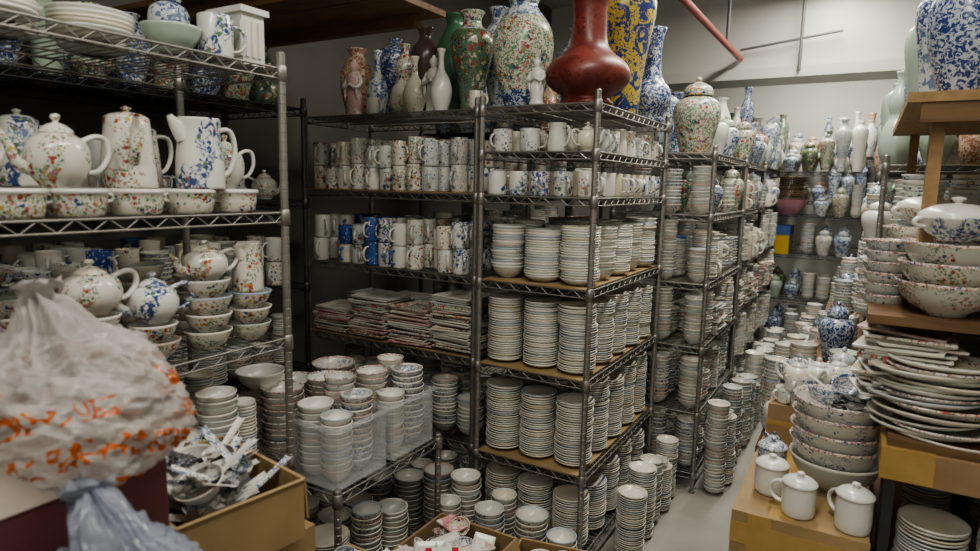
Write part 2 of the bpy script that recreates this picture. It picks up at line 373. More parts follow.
def spoon(L=.13,m='porc_white'):
    n=14;k=7;V=[];Q=[]
    for i in range(n):
        s=i/(n-1)
        if s<.45: w=.022*math.sqrt(max(0.02,1-((s-.22)/.235)**2)); dep=.012
        else: w=.008+.004*(s-.45); dep=.003
        zc=0 if s<.4 else (s-.4)*.045
        for j in range(k):
            t=-1+2*j/(k-1); V.append((s*L,t*w,zc+dep*(t*t)+ (.0 if s>.05 else .008)))
    for i in range(n-1):
        for j in range(k-1): Q.append((i*k+j,i*k+j+1,(i+1)*k+j+1,(i+1)*k+j))
    return T_(V,Q,MID[m])
TM=['porc','tray_pink','tray_floral','tray_grey','porc','tray_floral','tray_pink','porc_white']
def tray(w,d,m=None):
    m=m or R.choice(TM)
    hw,hd=w/2,d/2
    def ring(a,z): return [(-hw*a,-hd*a,z),(hw*a,-hd*a,z),(hw*a,hd*a,z),(-hw*a,hd*a,z)]
    V=ring(.7,0)+ring(.985,.009)+ring(1,.015)+ring(.96,.016)+ring(.72,.006)+ring(.01,.006)
    Q=[]
    for i in range(5):
        for j in range(4): Q.append((i*4+j,i*4+(j+1)%4,i*4+4+(j+1)%4,i*4+4+j))
    return T_(V,Q,MID[m],False)

# ------------------------------------------------------------ racks and boxes
def post(x,y,H,mat='chrome',z0=0.0):
    P=[(.001,z0),(.016,z0),(.016,z0+.012),(.008,z0+.014),(.008,z0+.03),(.0115,z0+.032)]
    z=z0+.05
    while z<H-.02:
        P+=[(.0115,z),(.0105,z+.001),(.0105,z+.0025),(.0115,z+.0035)]; z+=.0254
    P+=[(.0115,H-.004),(.009,H),(.001,H)]
    T=lathe(P,12,mat); T=(T[0],T[1],T[2],np.zeros(len(T[1]),bool))
    return tr(T,x,y,0)
def wire_shelf(x0,x1,y0,y1,z,mat='chrome',pitch=.027):
    ts=[]; e=.0032; zt=z-e
    for zz,rr in ((zt,e),(zt-.026,.0028)):
        for a,b in (((x0,y0),(x1,y0)),((x0,y1),(x1,y1)),((x0,y0),(x0,y1)),((x1,y0),(x1,y1))):
            ts.append(rod((*a,zz),(*b,zz),rr,mat,6))
    for (ax,ay),(bx,by) in (((x0,y0),(x1,y0)),((x0,y1),(x1,y1)),((x0,y0),(x0,y1)),((x1,y0),(x1,y1))):
        L=math.hypot(bx-ax,by-ay); n=max(4,int(L/.032)//2*2)
        pts=[(ax+(bx-ax)*i/n,ay+(by-ay)*i/n,zt-(.026 if i%2 else 0)) for i in range(n+1)]
        for p,q in zip(pts[:-1],pts[1:]): ts.append(rod(p,q,.0019,mat,4))
    lx,ly=x1-x0,y1-y0
    if lx>ly:
        n=int(lx/pitch)
        for i in range(1,n): X=x0+lx*i/n; ts.append(rod((X,y0,zt),(X,y1,zt),.0017,mat,4))
        for k in (1,2): Y=y0+ly*k/3; ts.append(rod((x0,Y,zt-.005),(x1,Y,zt-.005),.0028,mat,5))
    else:
        n=int(ly/pitch)
        for i in range(1,n): Y=y0+ly*i/n; ts.append(rod((x0,Y,zt),(x1,Y,zt),.0017,mat,4))
        for k in (1,2): X=x0+lx*k/3; ts.append(rod((X,y0,zt-.005),(X,y1,zt-.005),.0028,mat,5))
    c=lathe([(.0125,-.036),(.0165,-.034),(.0145,.004),(.0125,.006)],12,mat)
    for x in (x0,x1):
        for y in (y0,y1): ts.append(tr(c,x,y,z))
    return ts
def wire_rack(name,x0,x1,y0,y1,levels,H,mat='chrome',liners=()):
    g=G(name)
    for x in (x0,x1):
        for y in (y0,y1): g.add(post(x,y,H,mat))
    for z in levels: g.add(*wire_shelf(x0,x1,y0,y1,z,mat))
    for z in liners: g.add(box(x0+.012,x1-.012,y0-.004,y1+.004,z+.0002,z+.0035,'cardboard_tan'))
    return g.build()
def carton(x,y,z,w,d,h,rot=0,mat='cardboard',flaps=True,tape=True,open_=True,flap_a=None):
    t=.004; hw,hd=w/2,d/2; ts=[]
    ts+=[box(-hw,hw,-hd,hd,0,t,mat),box(-hw,-hw+t,-hd,hd,t,h,mat),box(hw-t,hw,-hd,hd,t,h,mat),box(-hw+t,hw-t,-hd,-hd+t,t,h,mat),box(-hw+t,hw-t,hd-t,hd,t,h,mat)]
    if not open_:
        ts+=[box(-hw,-.002,-hd,hd,h,h+t,mat),box(.002,hw,-hd,hd,h,h+t,mat)]
        if tape: ts+=[box(-.03,.03,-hd-.0006,hd+.0006,h+t,h+t+.0006,'packing_tape'),box(-.03,.03,-hd-.001,-hd-.0002,h-.06,h+t,'packing_tape')]
    elif flaps:
        for k,(L,ax) in enumerate(((w,0),(w,1),(d,2),(d,3))):
            a=R.uniform(.5,1.2) if flap_a is None else flap_a[k]
            if a is None: continue
            fl=min(w,d)*.35
            f=box(-L/2,L/2,0,fl,0,t,mat)
            f=tr(f,tx=-a)
            if ax==0: f=tr(f,0,hd,h)
            elif ax==1: f=tr(f,0,-hd,h,rot=math.pi)
            elif ax==2: f=tr(f,-hw,0,h,rot=math.pi/2)
            else: f=tr(f,hw,0,h,rot=-math.pi/2)
            ts.append(f)
    if tape: ts.append(box(-hw-.001,hw+.001,-hd-.001,-hd-.0002,h*.45,h*.6,'packing_tape'))
    return tr(join(ts),x,y,z,rot=rot)

# ------------------------------------------------------------ shelf filler
NAMES={'plates':'plate_stacks','bowls':'bowl_stacks','mugs':'coffee_mugs','teapots':'teapots','jars':'ginger_jars','vases':'porcelain_vases','dishes':'serving_dishes','cups':'teacups'}
CELL={'plates':.15,'bowls':.125,'mugs':.095,'teapots':.17,'jars':.15,'vases':.125,'dishes':.24,'cups':.085}
VM=['bw_vase','bw_dense','famille','bw_dark','celadon','porc_white','bw_vase','famille_green','bowl_bw_light','bw_vase','floral','iron_red']
def put(g,kind,x,y,z,hmax,seg=16,c=None):
    if kind=='plates':
        r=(c*.48 if c else .072)*R.uniform(.86,1); n=max(3,int(min(hmax-.03,R.uniform(.55,.98)*hmax)/.0095)); g.add(*plate_stack(x,y,z,r,n,seg=seg))
        if R.random()<.25 and n*.0095<hmax-.07: g.add(tr(bowl(.045,.035,R.choice(['porc','bowl_bw','floral_sparse']),seg=seg),x,y,z+n*.0095+.002))
    elif kind=='bowls':
        r=(c*.48 if c else .062)*R.uniform(.85,1); h=r*.8; dz=.017; n=max(1,int((R.uniform(.5,.97)*hmax-h)/dz)+1)
        m=R.choice(['bowl_bw_light','porc','bowl_bw','porc','floral_sparse','porc_white'])
        g.add(*bowl_stack(x,y,z,round(r,3),round(h,3),n,dz,m=m,seg=seg))
    elif kind=='mugs':
        m=R.choice(['mug_mix','mug_mix','mug_blue','floral_sparse','porc','mug_cream','bowl_bw_light'])
        h=R.choice([.085,.092,.1]); T=cached(('m',m,h,seg),lambda:mug(.037,h,m,seg)); n=2 if hmax>.19 else 1
        for i in range(n): g.add(tr(T,x,y,z+i*(h+.001),rot=R.uniform(-1.8,.4)))
    elif kind=='cups':
        m=R.choice(['bowl_bw_light','porc','floral_sparse']); T=cached(('c',m,seg),lambda:bowl(.04,.045,m,None,'porc',seg)); n=max(1,min(6,int(hmax/.04)))
        for i in range(n): g.add(tr(T,x,y,z+i*.022))
    elif kind=='teapots':
        m=R.choice(['floral_sparse','bowl_bw_light','porc','floral','bowl_bw']); s=min(1.05,hmax/.13)*R.uniform(.75,1)
        T=cached(('t',m,seg),lambda:teapot(.052,.1,m,seg)); g.add(tr(T,x,y,z,rot=R.uniform(0,6),s=s))
    elif kind=='jars':
        m=R.choice(VM); H=min(hmax*.95,R.uniform(.18,.3)); g.add(tr(ginger(min(.072,H*.36),H,m,seg=seg),x,y,z))
    elif kind=='vases':
        m=R.choice(VM); k=R.choice(list(VP)); H=min(hmax*.97,R.uniform(.22,.46)); g.add(tr(vase(k,min(.065,H*.28),H,m,seg=seg),x,y,z))
    elif kind=='dishes':
        n=max(2,int(hmax*R.uniform(.5,.9)/.009))
        w=R.uniform(.19,.23)
        for i in range(n): g.add(tr(tray(w,w*.72),x+R.uniform(-.012,.012),y+R.uniform(-.012,.012),z+i*.009,rot=R.uniform(-.1,.1)))
def fill(x0,x1,y0,y1,z,hmax,kinds,along='y',seg=16):
    gs={}
    L0,L1,W0,W1=(y0,y1,x0,x1) if along=='y' else (x0,x1,y0,y1)
    p=L0
    while True:
        k=R.choice(kinds); c=CELL[k]
        if p+c>L1+.02: 
            if L1-p<.08: break
            c=min(c,L1-p)
            if k not in('plates','bowls'): k='bowls'
        n=max(1,int((W1-W0)/CELL[k])); step=(W1-W0)/n
        for i in range(n):
            w=W0+step*(i+.5)+R.uniform(-.006,.006); l=p+c/2
            X,Y=(w,l) if along=='y' else (l,w)
            g=gs.setdefault(k,G(NAMES[k]))
            put(g,k,X,Y,z,hmax,seg,min(c,step) if k in('plates','bowls') else None)
        p+=c
        if p>L1-.06: break
    for g in gs.values(): g.build()

# ============================================================ ROOM
XL,XR,YN,YF,ZC=-2.62,1.15,-1.5,7.9,3.1
obj('floor',box(XL,XR,YN,YF,-.1,0,'floor_concrete'))
obj('ceiling',box(XL,XR,YN,YF,ZC,ZC+.1,'ceiling_paint'))
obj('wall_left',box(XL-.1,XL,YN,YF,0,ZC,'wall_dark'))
obj('wall_right',box(XR,XR+.1,YN,YF,0,ZC,'wall_paint'))
obj('wall_far',box(XL,XR,YF,YF+.1,0,ZC,'wall_paint'))
obj('wall_near',box(XL,XR,YN-.1,YN,0,ZC,'wall_paint'))
obj('ceiling_beam',box(XL,XR,5.5,5.85,2.36,ZC,'ceiling_paint'))
obj('trim_beam_edge',box(XL,XR,5.44,5.5,2.36,2.44,'wall_paint'))
obj('sprinkler_pipe',rod((-.95,2.4,2.52),(-.95,5.46,2.52),.022,'red_pipe',12),rod((-.95,3.2,2.52),(-.95,3.2,3.1),.012,'conduit',8),rod((-.95,4.9,2.52),(-.95,4.9,3.1),.012,'conduit',8))
obj('electrical_conduit',rod((-.52,5.42,2.40),(-.52,5.42,3.1),.012,'conduit',8),rod((-.95,5.42,2.58),(-.25,5.42,2.66),.01,'conduit',8))

# ============================================================ CENTRE RACKS A + B
LV=[1.79,1.463,1.135,.80,.435,.10]
AX0,AX1,AY0,AY1=-2.24,-1.315,2.13,2.58
BX0,BX1,BY0,BY1=-1.275,-.815,2.10,2.98
wire_rack('wire_shelving_rack',AX0,AX1,AY0,AY1,LV,1.83,liners=(.80,1.463))
wire_rack('wire_shelving_rack',BX0,BX1,BY0,BY1,LV+[1.625],1.83,liners=(1.135,.435,.80))
for z,kinds in ((1.467,['mug_mix','floral_sparse','mug_mix','floral','bowl_bw_light','mug_mix','mug_mix']),(1.135,['mug_blue','mug_mix','porc_white','mug_cream','floral_sparse','mug_mix','bird_floral'])):
    g=G('coffee_mugs')
    x=AX0+.05; i=0
    while x<AX1-.04:
        m=kinds[(i//2)%len(kinds)] if z>1.3 else R.choice(kinds); h=R.choice([.094,.104,.112]) if z>1.3 else R.choice([.085,.095,.105])
        for yy in (AY0+.045,AY0+.135,AY0+.23,AY0+.33):
            T=cached(('m',m,h,20),lambda:mug(.036,h,m,20))
            for k in range(2):
                if R.random()<.96: g.add(tr(T,x+R.uniform(-.004,.004),yy+R.uniform(-.006,.006),z+k*(h+.001),rot=R.uniform(-1.9,-.4)))
                else: break
        x+=.078; i+=1
    g.build()
g=G('serving_dish_stacks')
for x,w,d,n in ((-2.11,.21,.19,13),(-1.88,.21,.19,17),(-1.65,.22,.19,16),(-1.43,.20,.19,21)):
    for yy in (AY0+.10,AY0+.33):
        for i in range(n+R.randint(-2,4)):
            g.add(tr(tray(w*R.uniform(.93,1.05),d*R.uniform(.93,1.05)),x+R.uniform(-.012,.012),yy+R.uniform(-.012,.012),.804+i*.0092,rot=R.uniform(-.15,.15)))
g.build()
fill(AX0+.02,AX1-.02,AY0+.02,AY1-.02,.435,.27,['bowls','plates','bowls'],along='x',seg=22)
fill(AX0+.02,AX1-.02,AY0+.02,AY1-.02,.10,.28,['plates','bowls'],along='x',seg=20)
def grid_stacks(name,z,rows,r,hmax,var=.2,x0=BX0,x1=BX1,y0=BY0,y1=BY1,cols=3,fn=None):
    g=G(name)
    for i in range(cols):
        for j in range(rows):
            x=x0+(x1-x0)*(i+.5)/cols+R.uniform(-.003,.003); y=y0+.005+(y1-y0-.01)*(j+.5)/rows
            h=hmax*R.uniform(1-var,1)
            if fn: fn(g,x,y,z,h,i,j)
            else: g.add(*plate_stack(x,y,z,r*R.uniform(.93,1),int((h-.02)/.0092),.0092,seg=28))
    g.build()
grid_stacks('plate_stacks',.804,5,.0755,.285,.12)
grid_stacks('plate_stacks',.439,5,.0755,.315,.14)
grid_stacks('plate_stacks',.10,5,.0755,.27,.3)
def mixB(g,x,y,z,h,i,j):
    if i==0 or (i==2 and j%2): g.add(*bowl_stack(x,y,z,.068,.05,int((h-.05)/.012),.012,m='porc',seg=26))
    else: g.add(*plate_stack(x,y,z,.073,int((h-.02)/.0095),.0095,seg=26,h=.022))
grid_stacks('saucer_and_bowl_stacks',1.139,5,.073,.25,.22,fn=mixB)
def mixM(g,x,y,z,h,i,j):
    m=R.choice(['mug_mix','bowl_bw_light','porc','floral_sparse','mug_cream','bird_floral'])
    T=cached(('mm',m),lambda:mug(.037,.09,m,20)); g.add(tr(T,x,y,z,rot=R.uniform(-2.5,.5)))
grid_stacks('coffee_mugs',1.463,10,.04,.1,cols=5,fn=mixM)
def mixT(g,x,y,z,h,i,j):
    m=R.choice(['floral_sparse','bowl_bw_light','porc','floral','bird_floral'])
    T=cached(('tt',m),lambda:teapot(.038,.085,m,20)); T2=cached(('mm2',m),lambda:mug(.038,.085,m,20)); T3=cached(('mm3',m),lambda:jug(.036,.1,m,20))
    g.add(tr(R.choice([T,T2,T3]),x,y,z,rot=R.uniform(-2.5,.5)))
grid_stacks('small_teapots',1.625,8,.04,.1,cols=4,fn=mixT)

Z=1.79
def V(name,T,x,y,z=Z,rot=0): return obj(name,tr(T,x,y,z,rot=rot))
V('green_enamel_vase',vase('baluster',.09,.40,'famille_green',neck='famille'),-1.44,2.28)
V('famille_rose_vase',vase('ovoid',.125,.43,'famille',neck='bw_vase',foot='bw_dense',lobes=6),-1.20,2.27)
V('oxblood_vase',vase('bottle',.155,.42,'oxblood',seg=40),-.915,2.24)
V('yellow_dragon_vase',vase('meiping',.125,.56,'yellow_dragon',seg=36),-.905,2.585)
V('blue_white_vase',vase('bottle',.085,.40,'bw_dense'),-.86,2.86)
V('blue_white_vase',vase('ovoid',.1,.4,'bw_vase'),-1.14,2.70)
V('porcelain_figurine',figurine(.17),-1.065,2.13)
V('porcelain_figurine',figurine(.24),-1.60,2.24)
V('floral_bottle_vase',vase('gourd',.065,.31,'floral',neck='famille'),-1.80,2.30)
V('white_bottle_vase',vase('slim',.05,.24,'floral_sparse'),-1.70,2.24)
V('white_bottle_vase',vase('slim',.045,.25,'porc_white'),-1.535,2.20)
V('blue_white_bottle_vase',vase('slim',.05,.29,'bw_vase'),-1.93,2.27)
V('pink_figurine',figurine(.26,'tray_pink'),-2.05,2.25)
V('floral_vase',vase('ovoid',.08,.34,'iron_red'),-2.17,2.40)
V('blue_white_vase',vase('meiping',.08,.38,'bw_dense'),-1.98,2.46)
V('dark_green_vase',vase('ovoid',.09,.46,'green_glaze'),-1.66,2.49)
V('blue_white_vase',vase('baluster',.08,.46,'bw_vase'),-1.43,2.48)
V('brown_vase',vase('baluster',.07,.42,'brown_glaze'),-1.82,2.48)
V('coffee_mug',mug(.03,.07,'porc_white'),-1.87,2.17)
V('coffee_mug',mug(.03,.07,'mug_mix'),-1.345,2.17)

obj('wooden_wall_shelf',box(XL,-1.36,1.36,1.64,2.08,2.10,'wood'),box(XL,-1.33,1.65,1.93,2.08,2.10,'wood'),box(XL,-1.4,1.42,1.46,2.04,2.08,'wood'),box(XL,-1.4,1.84,1.88,2.04,2.08,'wood'))

# ============================================================ RACK L (near left)
LX0,LX1,LY0,LY1=-1.83,-1.385,.28,1.235
wire_rack('wire_shelving_rack',LX0,LX1,LY0,LY1,[1.80,1.415,1.06,.70,.35,.08],1.84)
zc=1.415
g=G('floral_casserole_dishes')
for y in (.39,.50,.61,.73,.86,.995,1.125): g.add(tr(casserole(.058,.06,'floral'),-1.452,y,zc,rot=R.uniform(1.3,1.8)))
for y in (.45,.6,.75,.9,1.05): g.add(tr(casserole(.054,.058,'floral_sparse'),-1.60,y,zc,rot=1.5))
for y in (.45,.6,.75,.9,1.05): g.add(tr(casserole(.054,.058,'floral'),-1.74,y,zc,rot=1.5))
g.build()
zp=zc+.06
V('floral_teapot',teapot(.062,.125,'floral'),-1.47,.53,zp,rot=2.0)
V('floral_teapot',teapot(.06,.125,'floral'),-1.455,.70,zp,rot=1.5)
V('floral_coffee_pot',tallpot(.06,.175,'floral'),-1.50,.875,zp,rot=2.8)
V('bird_painted_jug',jug(.058,.17,'bird_floral'),-1.455,1.03,zp,rot=1.5)
V('floral_teapot',teapot(.05,.12,'floral'),-1.53,1.16,zp,rot=1.4)
V('floral_coffee_pot',tallpot(.05,.16,'floral'),-1.66,1.0,zp,rot=1.6)
V('floral_coffee_pot',tallpot(.05,.16,'bird_floral'),-1.66,.72,zp,rot=1.6)
z=1.80
g=G('plate_stacks'); 
for x,y,r,n in ((-1.50,.62,.08,7),(-1.52,.82,.085,5),(-1.68,.70,.08,9),(-1.7,.92,.08,8)): g.add(*plate_stack(x,y,z,r,n))
g.build()
V('celadon_bowl',bowl(.07,.06,'celadon'),-1.48,.985,z)
V('white_teapot',teapot(.055,.09,'porc_white'),-1.48,.42,z,rot=1.5)
V('bird_painted_mug',mug(.042,.105,'bird_floral'),-1.45,1.085,z,rot=1.0)
obj('carved_white_box',box(-1.55,-1.43,1.15,1.22,z,z+.13,'porc_white'),*[box(-1.54+.03*i,-1.52+.03*i,1.144,1.15,z+.02,z+.11,'porc') for i in range(4)],*[box(-1.43,-1.424,1.158+.02*i,1.168+.02*i,z+.02,z+.11,'porc') for i in range(3)],box(-1.56,-1.42,1.14,1.23,z+.13,z+.145,'porc_white'))
V('blue_white_jar',ginger(.05,.2,'bw_vase'),-1.6,1.06,z)
z=1.06
g=G('floral_bowl_stacks')
g.add(*bowl_stack(-1.452,1.03,z,.06,.052,4,.044,m='floral',seg=26))
g.add(*bowl_stack(-1.452,1.16,z,.058,.05,3,.044,m='floral',seg=26))
g.add(*bowl_stack(-1.46,.89,z,.056,.05,2,.042,m='floral',seg=26))
g.add(*bowl_stack(-1.46,.75,z,.056,.05,3,.042,m='floral',seg=26))
for y in (.5,.65,.8,.95,1.1): g.add(*bowl_stack(-1.60,y,z,.056,.05,R.randint(3,5),.042,m='floral_sparse',seg=20))
for y in (.5,.65,.8,.95,1.1): g.add(*bowl_stack(-1.74,y,z,.056,.05,R.randint(3,5),.042,m='floral',seg=20))
g.build()
def ontop(T,x,y,n,rot): return V('floral_teapot',T,x,y,z+(n-1)*.043+.052,rot=rot)
ontop(teapot(.055,.085,'floral'),-1.452,1.03,4,1.5)
ontop(jug(.042,.13,'floral'),-1.452,1.16,3,1.9)
ontop(teapot(.058,.10,'bird_floral'),-1.46,.89,2,1.4)
ontop(teapot(.062,.10,'floral'),-1.46,.75,3,1.6)
V('floral_teapot',teapot(.055,.1,'floral'),-1.46,.6,z,rot=1.5)
V('floral_teapot',teapot(.055,.1,'floral_sparse'),-1.46,.44,z,rot=1.5)
fill(LX0+.02,LX1-.02,LY0+.02,LY1-.02,.70,.27,['bowls','plates'],along='y',seg=20)
fill(LX0+.02,LX1-.02,LY0+.02,LY1-.02,.35,.25,['bowls','plates'],along='y',seg=16)
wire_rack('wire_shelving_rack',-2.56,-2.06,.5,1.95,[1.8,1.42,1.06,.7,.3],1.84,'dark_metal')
for zz,k in ((1.42,['mugs','teapots']),(1.06,['cups','mugs','bowls']),(.7,['bowls','plates']),(.3,['bowls','plates']),(1.8,['vases','jars'])):
    fill(-2.54,-2.08,.52,1.93,zz,.24,k,seg=16)

# ============================================================ LOW RACK M with plastic bins
MX0,MX1,MY0,MY1=-1.72,-1.24,1.275,1.78
wire_rack('low_wire_rack',MX0,MX1,MY0,MY1,[.60,.22],.62,'chrome')
z=.60
def bin_(x0,x1,y0,y1,z,h):
    t=.003; e=.012
    ts=[box(x0,x1,y0,y1,z,z+t,'clear_plastic'),box(x0,x0+t,y0,y1,z+t,z+h,'clear_plastic'),box(x1-t,x1,y0,y1,z+t,z+h,'clear_plastic'),box(x0+t,x1-t,y0,y0+t,z+t,z+h,'clear_plastic'),box(x0+t,x1-t,y1-t,y1,z+t,z+h,'clear_plastic')]
    ts+=[box(x0-e,x1+e,y0-e,y0,z+h-.008,z+h,'clear_plastic'),box(x0-e,x1+e,y1,y1+e,z+h-.008,z+h,'clear_plastic'),box(x0-e,x0,y0,y1,z+h-.008,z+h,'clear_plastic'),box(x1,x1+e,y0,y1,z+h-.008,z+h,'clear_plastic')]
    return obj('clear_plastic_bin',*ts)
bin_(-1.46,-1.255,1.29,1.51,z,.19)
bin_(-1.46,-1.255,1.545,1.765,z,.19)
g=G('patterned_bowl_stacks')
for x,y,r,n,m,rim in ((-1.555,1.36,.068,11,'porc','rim_pattern'),(-1.66,1.33,.058,9,'porc','rim_pattern'),(-1.64,1.49,.07,10,'porc','rim_pattern'),(-1.525,1.52,.065,11,'porc','rim_pattern'),(-1.62,1.66,.078,11,'bowl_bw_light','rim_pattern'),
  (-1.40,1.35,.055,10,'porc_white','rim_mix'),(-1.315,1.44,.05,11,'bowl_bw','rim_mix'),(-1.40,1.455,.05,13,'porc','rim_pattern'),(-1.31,1.345,.048,9,'porc_white','rim_mix'),
  (-1.40,1.61,.055,12,'porc','rim_pattern'),(-1.315,1.70,.055,12,'bowl_bw','rim_mix'),(-1.31,1.60,.046,9,'porc_white','rim_mix'),(-1.405,1.715,.048,13,'porc','rim_pattern'),(-1.505,1.70,.04,9,'porc','rim_mix')):
    g.add(*bowl_stack(x,y,z+.004,r,.045,n,.02,m=m,rim=rim,seg=26,inner=m))
g.build()
V('white_bowl',bowl(.078,.06,'porc_white'),-1.645,1.35,.83)
fill(MX0+.02,MX1-.02,MY0+.02,MY1-.02,.22,.25,['bowls','plates'],along='y',seg=16)

# ============================================================ foreground cartons, spoons and bags
obj('cardboard_box',carton(-1.17,.40,0,.36,.44,.62,0,open_=False))
obj('maroon_carton',carton(-1.17,.375,.624,.38,.46,.41,.0,'maroon_card',tape=False,flap_a=(None,None,None,None)),
    tr(box(-.23,.23,0,.10,0,.004,'beige_card'),-.978,.375,1.034,rot=-math.pi/2,tx=2.3),
    tr(box(-.19,.19,0,.06,0,.004,'beige_card'),-1.17,.145,1.034,rot=math.pi,tx=.8),
    box(-1.35,-.99,.155,.595,1.01,1.014,'maroon_card'))
obj('cardboard_box',carton(-1.15,.79,0,.34,.32,.37,0,open_=False))
obj('cardboard_box',carton(-1.145,.785,.374,.34,.30,.385,-.05,open_=False,mat='cardboard_tan'))
SX,SY,SZ=-1.13,.775,.005
obj('open_carton',carton(SX,SY,.764,.33,.26,.13,-.16,'cardboard_tan',flap_a=(1.5,1.3,1.2,1.9)))
g=G('soup_spoons')
sp=spoon(); sp2=spoon(.15,'bowl_bw')
for i in range(60):
    a=R.uniform(0,6.28); x=SX+R.uniform(-.09,.09); y=SY+R.uniform(-.065,.065)
    g.add(tr(sp if R.random()<.75 else sp2,x-.05*math.cos(a),y-.05*math.sin(a),SZ+.81+R.uniform(0,.1),rot=a,tx=R.uniform(-.4,.4),ty=R.uniform(-.35,.2)))
for dx,dy,a in ((-.06,.02,.5),(.05,-.03,1.0),(0,.06,2.0)): g.add(tr(bowl(.05,.04,'porc_white'),SX+dx,SY+dy,SZ+.87,tx=a*.4))
g.build()
obj('brown_paper_bundle',box(SX-.09,SX+.09,SY-.06,SY+.06,.77,.81,'brown_glaze'))
def bag(name,x,y,z,rx,ry,rz,mat,seed,peak=.5,lean=(0,0),contents=None,npl=46):
    rs=np.random.RandomState(seed)
    nu,nv=150,110
    th=math.pi*(np.arange(nv)+.02)/(nv-1+.04); ph=2*math.pi*np.arange(nu)/nu
    TH,PH=np.meshgrid(th,ph,indexing='ij')
    D=np.stack([np.sin(TH)*np.cos(PH),np.sin(TH)*np.sin(PH),np.cos(TH)],-1).reshape(-1,3)
    N=rs.normal(size=(npl,3)); N/=np.linalg.norm(N,axis=1)[:,None]; C=rs.uniform(.82,1.12,npl)
    dt=D@N.T; rr=np.where(dt>.12,C/np.maximum(dt,.12),9)
    k=26; r=-np.log(np.exp(-k*rr).sum(1))/k
    up=np.clip(D[:,2],0,1)
    pl=np.abs(np.sin(PH.ravel()*6.5+3*np.sin(PH.ravel()*2+seed)))
    r=r*(1-.22*up**1.5*(pl))+peak*np.exp(-((1-up)/.035))*(D[:,2]>0)
    fine=np.array([1-abs(noise.noise(Vector(d)*5+Vector((seed,0,0))))*2 for d in D])
    fine2=np.array([1-abs(noise.noise(Vector(d)*11+Vector((0,seed,0))))*2 for d in D])
    r=r*(1+.08*fine+.04*fine2)
    P=D*r[:,None]*np.array([rx,ry,rz])
    P[:,2]=np.maximum(P[:,2],-rz*.66)+rz*.66
    h=np.clip(P[:,2]/(rz*1.7),0,2)**2
    P[:,0]+=lean[0]*h; P[:,1]+=lean[1]*h
    i=np.arange(nv-1)[:,None]*nu; j=np.arange(nu); j2=(j+1)%nu
    Q=np.stack([i+j,i+nu+j,i+nu+j2,i+j2],-1).reshape(-1,4)
    ts=[T_(P,Q,MID[mat])]
    tip=P[P[:,2].argmax()]
    for e in range(2):
        a=rs.uniform(0,6.28); L=rz*.55
        ax,ay=math.cos(a),math.sin(a); n=16; V_=[];Q_=[]
        for q in range(n):
            t=q/(n-1); cx=tip[0]+ax*math.sin(t*math.pi)*L*.35; cy=tip[1]+ay*math.sin(t*math.pi)*L*.35; cz=tip[2]-.02-.03*t+L*math.sin(t*math.pi)*.55
            w=.012+.022*math.sin(t*math.pi)
            for s_ in range(6):
                u=(s_/5-.5)*2
                V_.append((cx-ay*w*u+.004*math.sin(s_*2.6+q),cy+ax*w*u+.004*math.cos(s_*2+q*1.7),cz+.006*math.sin(s_*3.1+q*.9)))
        for q in range(n-1):
            for s_ in range(5): Q_.append((q*6+s_,q*6+s_+1,(q+1)*6+s_+1,(q+1)*6+s_))
        ts.append(T_(V_,Q_,MID[mat]))
    if contents: ts+=contents
    return obj(name,*[tr(t,x,y,z) for t in ts])
cont=[]
for bx,by,bz,br in ((-.06,-.03,.005,.065),(.07,.03,.005,.06),(.02,-.06,.005,.055),(-.04,.07,.045,.06),(.02,.0,.06,.065)):
    cont.append(tr(bowl(br,br*.7,R.choice(['floral_sparse','porc_white'])),bx,by,bz+.01,tx=R.uniform(-.5,.5)))
bag('plastic_shopping_bag',-1.08,.525,1.05,.185,.165,.13,'bag_white',3,peak=.42,lean=(-.01,-.03),contents=cont)
bag('purple_plastic_bag',-1.27,.40,1.17,.09,.09,.11,'bag_purple',8,peak=.3)
obj('folded_cloth_pile',box(-1.34,-1.2,.3,.5,1.016,1.17,'maroon_card'))
obj('cardboard_box',carton(-.82,.40,0,.24,.38,.46,0,open_=False))
obj('cardboard_box',carton(-.82,.40,.464,.24,.38,.37,0,open_=False,mat='maroon_card',tape=False))
bag('blue_plastic_bag',-.83,.445,.84,.145,.13,.095,'bag_blue',5,peak=.75,lean=(-.04,0))

# floor boxes between low rack and rack B
obj('open_carton',carton(-1.07,1.13,0,.28,.30,.46,0,'cardboard',flap_a=(1.3,1.2,None,1.3)))
g=G('small_dishes')
for i in range(34): g.add(tr(bowl(.038,.028,R.choice(['floral_sparse','porc_white','bowl_bw','rim_pattern']),seg=16),-1.07+R.uniform(-.09,.09),1.13+R.uniform(-.1,.1),.40+R.uniform(0,.06),tx=R.uniform(-.6,.6),ty=R.uniform(-.6,.6)))
for i in range(20):
    a=R.uniform(0,6.28); g.add(tr(sp,-1.07+R.uniform(-.04,.04)-.05*math.cos(a),1.13+R.uniform(-.05,.05)-.05*math.sin(a),.46+R.uniform(0,.03),rot=a,tx=R.uniform(-.4,.4)))
g.build()
obj('open_carton',carton(-1.05,1.55,0,.30,.40,.34,0,'cardboard',flap_a=(1.3,1.2,1.4,1.3)))
g=G('small_dishes')
for i in range(34): g.add(tr(bowl(.038,.028,R.choice(['floral_sparse','porc_white','bowl_bw','rim_pattern']),seg=16),-1.05+R.uniform(-.1,.1),1.55+R.uniform(-.15,.15),.27+R.uniform(0,.07),tx=R.uniform(-.6,.6),ty=R.uniform(-.6,.6)))
for i in range(14): g.add(tr(tray(.10,.07,R.choice(['porc_white','tray_pink'])),-1.05+R.uniform(-.1,.1),1.55+R.uniform(-.15,.15),.33+R.uniform(0,.03),rot=R.uniform(0,3),tx=R.uniform(-.3,.3)))
g.build()
